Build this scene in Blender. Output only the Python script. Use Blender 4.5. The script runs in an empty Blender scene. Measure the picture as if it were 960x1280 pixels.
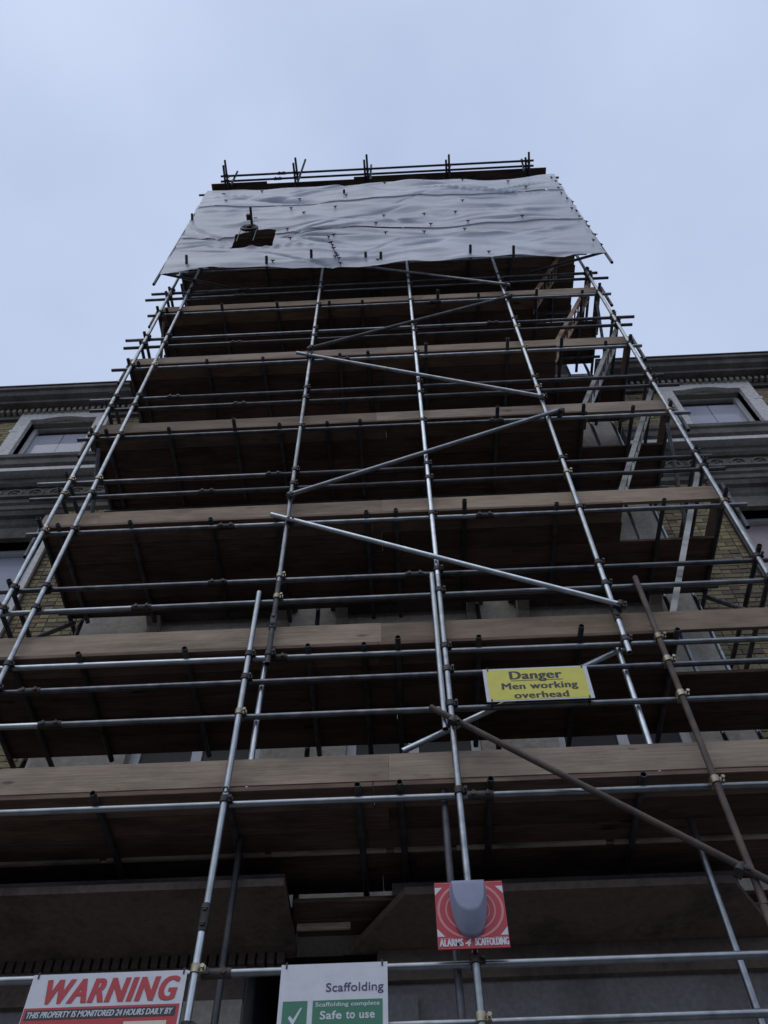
import bpy, bmesh, math, random
from mathutils import Vector, Matrix, Quaternion, noise
random.seed(11)
scn = bpy.context.scene
R = math.radians
G = 7.0                       # all heights below are measured from the second boarded lift; the pavement lies 7 m under it

# ------------------------------------------------------------------ camera
F, PITCH, YAW, ROLL = 1108.4, R(56.021), R(-1.659), R(-1.113)
CAM = Vector((0.1713, -5.1058, -5.4962))
fw = Vector((math.sin(YAW)*math.cos(PITCH), math.cos(YAW)*math.cos(PITCH), math.sin(PITCH)))
rt0 = Vector((math.cos(YAW), -math.sin(YAW), 0)); up0 = rt0.cross(fw)
rt = rt0*math.cos(ROLL)+up0*math.sin(ROLL); up = -rt0*math.sin(ROLL)+up0*math.cos(ROLL)
cd = bpy.data.cameras.new('camera'); cam = bpy.data.objects.new('camera', cd)
scn.collection.objects.link(cam); scn.camera = cam
cd.sensor_fit = 'VERTICAL'; cd.sensor_height = 36; cd.sensor_width = 27; cd.lens = 36*F/1280
cd.clip_start = .05; cd.clip_end = 4000
m = Matrix((rt, up, -fw)).transposed().to_4x4(); m.translation = CAM+Vector((0, 0, G)); cam.matrix_world = m

# ------------------------------------------------------------------ sky, sun, exposure
SUN_EL, SUN_AZ = R(58), R(205)
w = bpy.data.worlds.new('World'); scn.world = w; w.use_nodes = True
nt = w.node_tree; N = nt.nodes; N.clear()
wo = N.new('ShaderNodeOutputWorld'); bg = N.new('ShaderNodeBackground'); sk = N.new('ShaderNodeTexSky')
sk.sky_type = 'NISHITA'; sk.sun_disc = False; sk.sun_elevation = SUN_EL; sk.sun_rotation = SUN_AZ
sk.air_density = 1.0; sk.dust_density = 3.0
mx = N.new('ShaderNodeMix'); mx.data_type = 'RGBA'; mx.inputs[0].default_value = .82
tc = N.new('ShaderNodeTexCoord'); ns = N.new('ShaderNodeTexNoise'); ns.inputs['Scale'].default_value = 2.2; ns.inputs['Detail'].default_value = 4
ns.inputs['Roughness'].default_value = .5
cr = N.new('ShaderNodeValToRGB'); cr.color_ramp.elements[0].position = .3; cr.color_ramp.elements[1].position = .72
cr.color_ramp.elements[0].color = (5.0, 6.0, 8.4, 1); cr.color_ramp.elements[1].color = (6.9, 8.0, 10.4, 1)
nt.links.new(tc.outputs['Generated'], ns.inputs['Vector']); nt.links.new(ns.outputs['Fac'], cr.inputs[0])
nt.links.new(sk.outputs[0], mx.inputs[6]); nt.links.new(cr.outputs[0], mx.inputs[7])
nt.links.new(mx.outputs[2], bg.inputs['Color']); bg.inputs['Strength'].default_value = .1
nt.links.new(bg.outputs[0], wo.inputs[0])
sl = bpy.data.lights.new('sun', 'SUN'); sl.energy = .5; sl.angle = R(60); sl.color = (1, .97, .93)
so = bpy.data.objects.new('sun', sl); scn.collection.objects.link(so)
sd = Vector((math.sin(SUN_AZ)*math.cos(SUN_EL), math.cos(SUN_AZ)*math.cos(SUN_EL), math.sin(SUN_EL)))
so.rotation_euler = sd.to_track_quat('Z', 'Y').to_euler(); so.location = (0, -20, 40)
vs = scn.view_settings; vs.view_transform = 'Standard'; vs.look = 'None'; vs.gamma = 1; vs.exposure = 0
vs.use_curve_mapping = False

# ------------------------------------------------------------------ helpers
def px(x, y, Y=None, Z=None, X=None):      # photograph pixel -> point on the plane Y, Z or X
    d = fw+rt*((x-480)/F)+up*((640-y)/F)
    if Y is not None: t = (Y-CAM.y)/d.y
    elif Z is not None: t = (Z-CAM.z)/d.z
    else: t = (X-CAM.x)/d.x
    return CAM+d*t
WL = {}
def link(o, name, parent, loc, rot=None):
    scn.collection.objects.link(o)
    loc = Vector(loc); wl = loc; WL[o.name] = wl
    if parent is None: o.location = loc+Vector((0, 0, G))
    else:
        o.parent = parent; o.location = loc-WL[parent.name]
    if rot is not None: o.rotation_mode = 'QUATERNION'; o.rotation_quaternion = rot
    return o
def obj(name, me, mat, parent=None, loc=(0, 0, 0), rot=None):
    if mat is not None and not me.materials: me.materials.append(mat)
    o = bpy.data.objects.new(name, me)
    link(o, name, parent, loc, rot)
    if mat is not None and me.materials[0] != mat:
        o.material_slots[0].link = 'OBJECT'; o.material_slots[0].material = mat
    return o
def tag(o, label, cat, group=None):
    o['label'] = label; o['category'] = cat
    if group: o['group'] = group
    return o
def thing(name, label, cat, loc, group=None):
    o = bpy.data.objects.new(name, None); o.empty_display_size = .2
    return tag(link(o, name, None, loc), label, cat, group)
class MB:
    def __init__(s): s.v = []; s.f = []; s.sm = []
    def add(s, vs_, fs, smooth=False):
        b = len(s.v); s.v += [tuple(p) for p in vs_]
        for f in fs: s.f.append(tuple(b+i for i in f)); s.sm.append(smooth)
    def box(s, x0, x1, y0, y1, z0, z1):
        s.add([(x0,y0,z0),(x1,y0,z0),(x1,y1,z0),(x0,y1,z0),(x0,y0,z1),(x1,y0,z1),(x1,y1,z1),(x0,y1,z1)],
              [(0,3,2,1),(4,5,6,7),(0,1,5,4),(1,2,6,5),(2,3,7,6),(3,0,4,7)])
    def cyl(s, a, b, r, n=10, r2=None, caps=True):
        a = Vector(a); b = Vector(b); d = (b-a).normalized(); u = d.orthogonal().normalized(); v = d.cross(u)
        r2 = r if r2 is None else r2
        ring = lambda c, q: [c+(u*math.cos(2*math.pi*i/n)+v*math.sin(2*math.pi*i/n))*q for i in range(n)]
        s.add(ring(a, r)+ring(b, r2), [(i, (i+1) % n, n+(i+1) % n, n+i) for i in range(n)], True)
        if caps: s.add(ring(a, r), [tuple(range(n-1, -1, -1))]); s.add(ring(b, r2), [tuple(range(n))])
    def prism_y(s, poly, y0, y1):          # poly of (x, z), extruded along y
        n = len(poly)
        s.add([(x, y0, z) for x, z in poly]+[(x, y1, z) for x, z in poly],
              [tuple(range(n)), tuple(range(2*n-1, n-1, -1))]+[(i, n+i, n+(i+1) % n, (i+1) % n) for i in range(n)])
    def prism_x(s, poly, x0, x1):          # poly of (y, z), extruded along x
        n = len(poly)
        s.add([(x0, y, z) for y, z in poly]+[(x1, y, z) for y, z in poly],
              [tuple(range(n-1, -1, -1)), tuple(range(n, 2*n))]+[(i, (i+1) % n, n+(i+1) % n, n+i) for i in range(n)])
    def mesh(s, name, fix=True):
        me = bpy.data.meshes.new(name); me.from_pydata(s.v, [], s.f)
        me.polygons.foreach_set('use_smooth', s.sm); me.update()
        if fix:
            bm = bmesh.new(); bm.from_mesh(me); bmesh.ops.recalc_face_normals(bm, faces=bm.faces); bm.to_mesh(me); bm.free()
        return me
    def build(s, name, mat, parent=None, loc=(0, 0, 0)): return obj(name, s.mesh(name), mat, parent, loc)

# ------------------------------------------------------------------ materials
def mat(name):
    m = bpy.data.materials.new(name); m.use_nodes = True
    t = m.node_tree; return m, t, t.nodes['Principled BSDF']
def nd(t, kind, **kw):
    n = t.nodes.new(kind)
    for k, v in kw.items():
        if k in n.inputs: n.inputs[k].default_value = v
        else: setattr(n, k, v)
    return n
def ramp(t, pts):
    r = t.nodes.new('ShaderNodeValToRGB'); e = r.color_ramp.elements
    while len(e) < len(pts): e.new(.5)
    for q, (p, c) in zip(e, pts): q.position = p; q.color = (*c, 1) if len(c) == 3 else c
    return r
def noise_n(t, scale, detail=4, stretch=None, rough=.55, coord='Object', seed=True):
    tc = t.nodes.new('ShaderNodeTexCoord'); mp = t.nodes.new('ShaderNodeMapping')
    if stretch: mp.inputs['Scale'].default_value = stretch
    t.links.new(tc.outputs[coord], mp.inputs['Vector'])
    n = nd(t, 'ShaderNodeTexNoise', Scale=scale, Detail=detail, Roughness=rough)
    if seed:
        oi = t.nodes.new('ShaderNodeObjectInfo'); ml = nd(t, 'ShaderNodeMath', operation='MULTIPLY'); ml.inputs[1].default_value = 91.7
        t.links.new(oi.outputs['Random'], ml.inputs[0]); t.links.new(ml.outputs[0], mp.inputs['Location'])
    t.links.new(mp.outputs[0], n.inputs['Vector']); return n
def mixc(t, fac, a, b, mode='MIX'):
    m = t.nodes.new('ShaderNodeMix'); m.data_type = 'RGBA'; m.blend_type = mode
    for s, v in ((m.inputs[0], fac), (m.inputs[6], a), (m.inputs[7], b)):
        if hasattr(v, 'is_output'): t.links.new(v, s)
        elif isinstance(v, (int, float)): s.default_value = v
        else: s.default_value = (*v, 1)
    return m.outputs[2]
def bump(t, b, height, strength=.3, dist=.01):
    n = nd(t, 'ShaderNodeBump', Strength=strength, Distance=dist); t.links.new(height, n.inputs['Height']); t.links.new(n.outputs[0], b.inputs['Normal'])

def steel(name, c0, c1, rust, metal, rough, rfac=(.62, .78)):
    m, t, b = mat(name)
    n = noise_n(t, 9, 5); r = ramp(t, [(.3, c0), (.7, c1)]); t.links.new(n.outputs[0], r.inputs[0])
    n2 = noise_n(t, 3.3, 6, rough=.7); r2 = ramp(t, [(rfac[0], (0, 0, 0)), (rfac[1], (1, 1, 1))]); t.links.new(n2.outputs[0], r2.inputs[0])
    oi = t.nodes.new('ShaderNodeObjectInfo'); ro = ramp(t, [(0, (.55, .55, .55)), (.5, (.85, .85, .85)), (1, (1.1, 1.1, 1.1))]); t.links.new(oi.outputs['Random'], ro.inputs[0])
    c = mixc(t, 1.0, r.outputs[0], ro.outputs[0], 'MULTIPLY'); c = mixc(t, r2.outputs[0], c, rust)
    t.links.new(c, b.inputs['Base Color']); b.inputs['Metallic'].default_value = metal
    rr = nd(t, 'ShaderNodeMapRange'); rr.inputs[3].default_value = rough-.08; rr.inputs[4].default_value = rough+.15
    t.links.new(n2.outputs[0], rr.inputs[0]); t.links.new(rr.outputs[0], b.inputs['Roughness'])
    bump(t, b, n.outputs[0], .15, .002)
    return m
M = {}
M['tube'] = steel('galvanised_tube', (.20, .215, .225), (.38, .40, .415), (.11, .085, .07), .88, .30)
M['tube_rail'] = steel('dark_rail', (.10, .105, .115), (.24, .25, .265), (.09, .07, .06), .9, .27)  # darker, slightly glossier version of the galvanised tube
M['tube_new'] = steel('bright_tube', (.42, .45, .47), (.60, .64, .66), (.25, .22, .2), .85, .30, (.7, .85))
M['tube_old'] = steel('rusted_tube', (.075, .055, .045), (.17, .125, .10), (.06, .05, .045), .25, .6)
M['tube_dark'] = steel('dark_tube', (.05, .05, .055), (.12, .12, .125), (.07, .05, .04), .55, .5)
M['coupler'] = steel('coupler_steel', (.035, .033, .032), (.10, .095, .09), (.09, .055, .035), .5, .55, (.5, .7))
M['brassy'] = steel('zinc_coupler', (.28, .24, .16), (.45, .40, .30), (.12, .08, .05), .8, .4)

def wood(name, c0, c1, c2, dark=.4, rough=.85):
    m, t, b = mat(name)
    g = noise_n(t, 5, 6, (.55, 14, 14), .6); rg = ramp(t, [(.25, c0), (.5, c1), (.75, c2)]); t.links.new(g.outputs[0], rg.inputs[0])
    s = noise_n(t, 1.6, 5, (1, 3, 3), .65); rs = ramp(t, [(.32, (dark, dark, dark)), (.6, (1, 1, 1))]); t.links.new(s.outputs[0], rs.inputs[0])
    k = noise_n(t, 2.2, 2, (1.0, 3.2, 3.2)); rk = ramp(t, [(.69, (0, 0, 0)), (.76, (1, 1, 1))]); t.links.new(k.outputs[0], rk.inputs[0])
    oi = t.nodes.new('ShaderNodeObjectInfo'); ro = ramp(t, [(0, (.68, .64, .6)), (.35, (.95, .9, .84)), (.7, (1, 1, 1)), (1, (1.18, 1.1, .98))]); t.links.new(oi.outputs['Random'], ro.inputs[0])
    c = mixc(t, 1.0, rg.outputs[0], rs.outputs[0], 'MULTIPLY'); c = mixc(t, 1.0, c, ro.outputs[0], 'MULTIPLY')
    c = mixc(t, rk.outputs[0], c, tuple(v*.3 for v in c0))
    t.links.new(c, b.inputs['Base Color']); b.inputs['Roughness'].default_value = rough; b.inputs['Specular IOR Level'].default_value = .25
    bump(t, b, g.outputs[0], .5, .004); return m
M['toe'] = wood('weathered_toe_board', (.25, .19, .14), (.325, .255, .19), (.40, .32, .245), .62)
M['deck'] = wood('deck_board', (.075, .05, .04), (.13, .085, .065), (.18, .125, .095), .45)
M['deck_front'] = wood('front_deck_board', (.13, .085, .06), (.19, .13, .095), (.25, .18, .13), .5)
M['lit_edge'] = wood('lit_edge_timber', (.42, .35, .28), (.55, .47, .39), (.62, .55, .46), .35)  # pale tone paints street light falling on board edges
M['ladder'] = wood('ladder_timber', (.34, .35, .34), (.46, .47, .46), (.54, .55, .54), .6)
M['ladder_brown'] = wood('ladder_timber_brown', (.30, .19, .13), (.40, .26, .19), (.46, .31, .23), .6)

def plain(name, c, rough=.5, metal=0, var=.12, scale=6, stretch=None, spec=.5):
    m, t, b = mat(name)
    n = noise_n(t, scale, 5, stretch, .6); r = ramp(t, [(.3, tuple(v*(1-var) for v in c)), (.7, tuple(v*(1+var) for v in c))]); t.links.new(n.outputs[0], r.inputs[0])
    t.links.new(r.outputs[0], b.inputs['Base Color']); b.inputs['Roughness'].default_value = rough; b.inputs['Metallic'].default_value = metal
    b.inputs['Specular IOR Level'].default_value = spec
    return m
def stone(name, c, soot=(.06, .055, .05), lo=.5, hi=.75, scale=1.3):
    m, t, b = mat(name)
    f = noise_n(t, 22, 6, seed=False); rf = ramp(t, [(.3, tuple(v*.8 for v in c)), (.7, tuple(v*1.15 for v in c))]); t.links.new(f.outputs[0], rf.inputs[0])
    s = noise_n(t, scale, 8, (1, 1, .45), .68, seed=False); rs = ramp(t, [(lo, (0, 0, 0)), (hi, (1, 1, 1))]); t.links.new(s.outputs[0], rs.inputs[0])
    t.links.new(mixc(t, rs.outputs[0], rf.outputs[0], soot), b.inputs['Base Color']); b.inputs['Roughness'].default_value = .9
    b.inputs['Specular IOR Level'].default_value = .2
    bump(t, b, f.outputs[0], .35, .006); return m
M['stone_white'] = stone('painted_stone', (.60, .58, .55), lo=.58, hi=.9)
M['stone'] = stone('cream_stone', (.40, .36, .30), (.14, .12, .1), lo=.5, hi=.8)
M['stone_brown'] = stone('brown_stone', (.165, .125, .105), (.045, .034, .03), lo=.5, hi=.72, scale=1.6)
M['stone_soot'] = stone('sooty_stone', (.16, .145, .13), (.045, .04, .038), lo=.42, hi=.7)
M['wall_low'] = stone('grey_render', (.22, .21, .20), (.08, .07, .065), lo=.5, hi=.8)
M['mortar'] = stone('mortar', (.27, .25, .20), (.09, .08, .07))
def brick_mat(name, attr):
    m, t, b = mat(name)
    if attr: a = nd(t, 'ShaderNodeAttribute', attribute_name='tone'); src = a.outputs['Fac']
    else: a = t.nodes.new('ShaderNodeObjectInfo'); src = a.outputs['Random']
    r = ramp(t, [(0, (.17, .13, .08)), (.3, (.30, .25, .135)), (.65, (.36, .305, .17)), (.88, (.27, .20, .13)), (1, (.13, .11, .09))]); t.links.new(src, r.inputs[0])
    g = t.nodes.new('ShaderNodeNewGeometry'); n = nd(t, 'ShaderNodeTexNoise', Scale=.7, Detail=7, Roughness=.65); t.links.new(g.outputs['Position'], n.inputs['Vector'])
    rs = ramp(t, [(.40, (0, 0, 0)), (.72, (.85, .85, .85))]); t.links.new(n.outputs[0], rs.inputs[0])
    f = nd(t, 'ShaderNodeTexNoise', Scale=38, Detail=4); t.links.new(g.outputs['Position'], f.inputs['Vector'])
    rf = ramp(t, [(.3, (.75, .75, .75)), (.7, (1.1, 1.1, 1.1))]); t.links.new(f.outputs[0], rf.inputs[0])
    c = mixc(t, 1.0, r.outputs[0], rf.outputs[0], 'MULTIPLY'); c = mixc(t, rs.outputs[0], c, (.075, .068, .06))
    t.links.new(c, b.inputs['Base Color']); b.inputs['Roughness'].default_value = .92; b.inputs['Specular IOR Level'].default_value = .2
    bump(t, b, f.outputs[0], .4, .004); return m
M['brick'] = brick_mat('stock_brick', False); M['bricks'] = brick_mat('stock_brick_field', True)
M['frame'] = plain('sash_paint', (.55, .55, .54), .45)
M['frame_dark'] = plain('dark_frame', (.05, .05, .055), .5)
M['blind'] = plain('sky_tinted_blind', (.40, .41, .47), .8, scale=2)  # bluish tint paints the sky's reflection into the blind colour
M['blind_pink'] = plain('pink_blind', (.40, .33, .33), .8, scale=2)
M['slate_and_shade'] = plain('slate_and_recess_shade', (.06, .06, .07), .6)  # roof colour, also painted on the porch recess as deep shade
M['asphalt'] = plain('asphalt', (.055, .055, .057), .9, scale=40)
M['paving'] = plain('paving', (.22, .21, .2), .9, scale=9)
M['kerb'] = plain('kerb_granite', (.25, .25, .25), .8, scale=60)
M['black'] = plain('black_plastic', (.012, .012, .014), .5)
m, t, b = mat('window_glass'); b.inputs['Base Color'].default_value = (.02, .025, .03, 1); b.inputs['Roughness'].default_value = .06
b.inputs['Specular IOR Level'].default_value = .8; M['glass'] = m
m, t, b = mat('dark_glass'); b.inputs['Base Color'].default_value = (.012, .012, .013, 1); b.inputs['Roughness'].default_value = .3; b.inputs['Specular IOR Level'].default_value = .25; M['glass_dark'] = m  # darker, rougher and less reflective than the other window glass
m, t, b = mat('clear_pane'); g1 = t.nodes.new('ShaderNodeBsdfTransparent'); g2 = nd(t, 'ShaderNodeBsdfGlossy', Roughness=.04); mm = t.nodes.new('ShaderNodeMixShader')
lw = nd(t, 'ShaderNodeLayerWeight', Blend=.08); t.links.new(lw.outputs['Fresnel'], mm.inputs[0]); t.links.new(g1.outputs[0], mm.inputs[1]); t.links.new(g2.outputs[0], mm.inputs[2])
t.links.new(mm.outputs[0], t.nodes['Material Output'].inputs[0]); M['pane'] = m
# white polythene: diffuse, light comes through it, a little clear
m, t, b = mat('white_polythene')
n = noise_n(t, 1.4, 6, (.5, 1, 1.6), .6); r = ramp(t, [(.3, (.47, .505, .56)), (.7, (.61, .645, .695))]); t.links.new(n.outputs[0], r.inputs[0])
t.links.new(r.outputs[0], b.inputs['Base Color']); b.inputs['Roughness'].default_value = .32; b.inputs['Specular IOR Level'].default_value = .45
f = noise_n(t, 7, 6, (.6, 1, 1.5), .6); bump(t, b, f.outputs[0], .35, .03)
tl = t.nodes.new('ShaderNodeBsdfTranslucent'); tl.inputs[0].default_value = (.6, .63, .66, 1); ms = t.nodes.new('ShaderNodeMixShader'); ms.inputs[0].default_value = .25
tr = t.nodes.new('ShaderNodeBsdfTransparent'); ms2 = t.nodes.new('ShaderNodeMixShader'); ms2.inputs[0].default_value = .06
t.links.new(b.outputs[0], ms.inputs[1]); t.links.new(tl.outputs[0], ms.inputs[2]); t.links.new(ms.outputs[0], ms2.inputs[1]); t.links.new(tr.outputs[0], ms2.inputs[2])
t.links.new(ms2.outputs[0], t.nodes['Material Output'].inputs[0]); M['sheet'] = m
def ink(name, c, rough=.45): M[name] = plain(name, c, rough, var=.06, scale=14)
ink('sign_white', (.56, .57, .59)); ink('sign_yellow', (.62, .56, .075)); ink('sign_red', (.42, .022, .03)); ink('sign_black', (.014, .014, .018))
ink('sign_green', (.02, .16, .085)); ink('sign_navy', (.03, .035, .10)); ink('alarm_red', (.42, .022, .035)); ink('alarm_pink', (.56, .20, .20)); ink('sign_cream', (.6, .55, .42))
ink('bell_grey', (.25, .27, .36), .5)

# ------------------------------------------------------------------ ground
def struct(name, mb, mt):
    o = mb.build(name, mt); o['kind'] = 'structure'; return o
mb = MB(); mb.add([(-600, -600, -7.004), (600, -600, -7.004), (600, 600, -7.004), (-600, 600, -7.004)], [(0, 1, 2, 3)]); struct('ground', mb, M['asphalt'])
mb = MB(); mb.box(-60, 60, -3.0, 1.6, -7.0, -6.88+0); struct('pavement', mb, M['paving'])
mb = MB()
for i in range(-40, 40): mb.box(i*1.0, i*1.0+.992, -3.15, -3.004, -7.0, -6.876)
struct('kerb', mb, M['kerb'])
PAVE = -6.88

# ------------------------------------------------------------------ the building behind the scaffold
D = 1.5
B = thing('terrace_building', 'old yellow brick terrace building with pale window surrounds and dentil cornice behind the scaffold', 'building', (0, D, PAVE))
def part(name, mb_, mt, parent=B): return mb_.build(name, mt, parent)
W1 = (4.64, 5.71, 5.75, 7.32)      # flank upper window opening: |x| range, z range
W2 = (4.47, 5.95, 1.95, 3.99)      # flank lower window
W3 = (4.47, 5.95, -2.2, .6)
FX0, FX1, FZ0, FZ1 = 3.5, 11.5, -6.88, 8.2
open_f = [W1, W2, W3]
def in_open(x0, x1, z0, z1, ops):
    for a, b_, c, d in ops:
        if x1 > a and x0 < b_ and z1 > c and z0 < d: return (a, b_, c, d)
    return None
NEAR = 0
for s in (-1, 1):
    # mortar backing built from boxes round the openings
    mb = MB(); xs = sorted({FX0, FX1, W1[0], W1[1], W2[0], W2[1]}); zs = sorted({FZ0, FZ1, *[v for o in open_f for v in o[2:]]})
    for i in range(len(xs)-1):
        for j in range(len(zs)-1):
            xc = (xs[i]+xs[i+1])/2; zc = (zs[j]+zs[j+1])/2
            if in_open(xc-.001, xc+.001, zc-.001, zc+.001, open_f): continue
            a, b_ = sorted((s*xs[i], s*xs[i+1])); mb.box(a, b_, D+.012, D+.36, zs[j], zs[j+1])
    wall = part('wall', mb, M['mortar'])
    # bricks in stretcher courses with their own tones, joints recessed
    V = []; FA = []; tone = []; shared = {}
    rng = random.Random(5+s)
    course = .0755; nrow = int((FZ1-FZ0)/course)
    for rI in range(nrow):
        z0 = FZ0+rI*course; x = FX0-(.1125 if rI % 2 else 0)
        k = 0
        while x < 9.2:
            L = .2150 if (k+rI) % 2 else .1025
            xa, xb = max(x, FX0), x+L; x = xb+.0105; k += 1
            if xb-xa < .03: continue
            hit = in_open(xa, xb, z0, z0+.065, open_f)
            if hit:
                if xa < hit[0]-.03: xb = hit[0]
                elif xb > hit[1]+.03: xa = hit[1]
                else: continue
            pr = rng.uniform(-.005, .004); dz = rng.uniform(-.0015, .0015)
            near = 1.95 < z0 < 4.5 and xb < 4.48
            xl, xh = sorted((s*xa, s*xb))
            if near and NEAR < 300:
                NEAR += 1; key = round(xb-xa, 3)
                if key not in shared:
                    q = MB(); h = key/2; c = .004
                    q.add([(-h,.04,-.0325),(h,.04,-.0325),(h,.04,.0325),(-h,.04,.0325),(-h,c,-.0325),(h,c,-.0325),(h,c,.0325),(-h,c,.0325),
                           (-h+c,0,-.0325+c),(h-c,0,-.0325+c),(h-c,0,.0325-c),(-h+c,0,.0325-c)],
                          [(8,9,10,11),(4,5,9,8),(5,6,10,9),(6,7,11,10),(7,4,8,11),(0,1,5,4),(1,2,6,5),(2,3,7,6),(3,0,4,7)])
                    shared[key] = q.mesh('brick')
                obj('brick', shared[key], M['brick'], wall, ((xl+xh)/2, D+pr, z0+.0325+dz))
            else:
                n = len(V); y0, y1 = D+pr, D+.03; z1 = z0+.065
                V += [(xl,y0,z0),(xh,y0,z0),(xh,y0,z1),(xl,y0,z1),(xl,y1,z0),(xh,y1,z0),(xh,y1,z1),(xl,y1,z1)]
                FA += [(n,n+1,n+2,n+3),(n+4,n+5,n+1,n),(n+1,n+5,n+6,n+2),(n+3,n+2,n+6,n+7),(n+4,n,n+3,n+7)]; tone += [rng.random()]*5
    me = bpy.data.meshes.new('brickwork'); me.from_pydata(V, [], FA); at = me.attributes.new('tone', 'FLOAT', 'FACE'); at.data.foreach_set('value', tone)
    o = obj('brickwork', me, M['bricks'], wall); o['kind'] = 'stuff'

def arch_pts(x0, x1, z, rise, n=10): return [(x0+(x1-x0)*i/n, z+rise*math.sin(math.pi*i/n)) for i in range(n+1)]
for s in (-1, 1):
    X = lambda a, b_: sorted((s*a, s*b_))
    # upper window: stone surround, arched reveal, sash, blind
    mb = MB(); a, b_ = X(W1[0], W1[1]); oa, ob_ = X(4.43, 5.92)
    mb.box(oa, a, D-.07, D+.3, 5.75, 7.32); mb.box(b_, ob_, D-.07, D+.3, 5.75, 7.32)
    top = arch_pts(a, b_, 7.26, .13, 12)
    pl = [(oa, 7.322)]+[(a, 7.322)]+[(x, z) for x, z in top[1:-1] if z > 7.323]+[(b_, 7.322)]+[(ob_, 7.322), (ob_, 7.58), (oa, 7.58)]
    mb.prism_y(pl, D-.072, D+.3)
    for q in (oa-.03, ob_-.12): mb.box(q, q+.15, D-.075, D, 6.93, 7.0)
    win = part('window', mb, M['stone_white'])
    f = MB(); gy = D+.10
    f.box(a, a+.07, gy, gy+.08, 5.75, 7.4); f.box(b_-.07, b_, gy, gy+.08, 5.75, 7.4); f.box(a+.07, b_-.07, gy+.005, gy+.08, 7.30, 7.4); 
    f.box(a+.07, b_-.07, gy+.002, gy+.08, 5.75, 5.84)
    f.build('frame', M['frame'], win)
    g = MB(); y_ = gy+.03; g.add([(a+.07, y_, 5.84), (b_-.07, y_, 5.84), (b_-.07, y_, 7.3), (a+.07, y_, 7.3)], [(0, 1, 2, 3)]); g.build('pane', M['pane'], win)
    bl = MB(); bl.box(a+.08, (a+b_)/2-.006, gy+.045, gy+.049, 5.86, 7.16); bl.box((a+b_)/2+.006, b_-.08, gy+.045, gy+.049, 5.86, 7.16); bl.build('blind', M['blind'], win)
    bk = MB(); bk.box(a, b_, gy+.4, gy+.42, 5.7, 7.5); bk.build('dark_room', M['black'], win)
    # lower window
    mb = MB(); a, b_ = X(W2[0], W2[1]); oa, ob_ = X(4.37, 6.05)
    mb.box(oa, a, D-.05, D+.26, 1.95, 3.99); mb.box(b_, ob_, D-.05, D+.26, 1.95, 3.99); mb.box(oa-.02, ob_+.02, D-.06, D+.26, 3.99, 4.22)
    mb.prism_x([(D-.2, 4.42), (D-.17, 4.36), (D-.12, 4.34), (D-.09, 4.26), (D-.06, 4.222), (D+.1, 4.222), (D+.1, 4.5), (D-.02, 4.5)], oa-.1, ob_+.1)
    win = part('window', mb, M['stone_soot'])
    jm = MB(); q0, q1 = X(W2[0]-.002, W2[0]-.075); jm.box(q0, q1, D-.056, D+.1, 1.95, 3.98); jm.build('jamb', M['stone_white'], win)
    f = MB(); gy = D+.14
    f.box(a, a+.08, gy, gy+.08, 1.95, 3.99); f.box(b_-.08, b_, gy, gy+.08, 1.95, 3.99); f.box(a+.08, b_-.08, gy+.005, gy+.08, 3.94, 3.99); 
    f.build('frame', M['frame'], win)
    g = MB(); y_ = gy+.03; g.add([(a+.08, y_, 1.95), (b_-.08, y_, 1.95), (b_-.08, y_, 3.94), (a+.08, y_, 3.94)], [(0, 1, 2, 3)]); g.build('pane', M['pane'], win)
    bl = MB(); bl.box(a+.005, b_-.005, gy+.082, gy+.086, 2.0, 3.985); bl.build('blind', M['blind'] if s < 0 else M['blind_pink'], win)
    sill = MB(); sill.box(oa-.05, ob_+.05, D-.2, D+.14, 1.80, 1.948); sill.build('sill', M['stone_white'], win)
    # ground storey window, plain
    mb = MB(); a, b_ = X(W3[0], W3[1]); mb.box(a-.15, a, D-.05, D+.26, -2.2, .6); mb.box(b_, b_+.15, D-.05, D+.26, -2.2, .6); mb.box(a-.15, b_+.15, D-.055, D+.26, .6, .85); mb.box(a-.2, b_+.2, D-.15, D+.26, -2.35, -2.2)
    win = part('window', mb, M['stone_white']); f = MB(); f.box(a, b_, D+.2, D+.24, -.85, -.79); f.box((a+b_)/2-.03, (a+b_)/2+.03, D+.198, D+.238, -2.2, .6); f.build('frame', M['frame'], win)
    g = MB(); g.box(a, b_, D+.22, D+.226, -2.2, .6); g.build('pane', M['glass'], win)
    # sill course, frieze with ring ornament, moulded string course
    xa, xb = X(FX0+.003, FX1)
    c = MB(); c.prism_x([(D-.22, 5.94), (D-.22, 5.86), (D-.19, 5.83), (D-.19, 5.70), (D-.13, 5.64), (D+.01, 5.64), (D+.01, 5.96)], xa, xb); part('sill_course', c, M['stone_soot'])
    c = MB(); c.box(xa, xb, D-.16, D-.01, 5.555, 5.637); part('sill_course', c, M['stone_white'])
    c = MB(); c.box(xa, xb, D-.03, D+.01, 4.98, 5.55); c.prism_x([(D-.12, 4.97), (D-.12, 4.92), (D-.08, 4.9), (D-.08, 4.82), (D-.05, 4.79), (D-.05, 4.70), (D+.01, 4.66), (D+.01, 4.978), (D-.02, 4.978)], xa, xb)
    fr_ = part('frieze', c, M['stone_soot'])
    c = MB(); c.prism_x([(D-.11, 5.30), (D-.07, 5.255), (D-.031, 5.25), (D-.031, 5.33), (D-.09, 5.33)], xa, xb); c.build('moulding', M['stone_soot'], fr_)
    rg = bpy.data.meshes.new('ring_ornament'); bm = bmesh.new()
    nu, nv, R0, r0 = 18, 6, .105, .024
    vv = [[bm.verts.new(((R0+r0*math.cos(2*math.pi*j/nv))*math.cos(2*math.pi*i/nu), r0*math.sin(2*math.pi*j/nv), (R0+r0*math.cos(2*math.pi*j/nv))*math.sin(2*math.pi*i/nu)*.8)) for j in range(nv)] for i in range(nu)]
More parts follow.
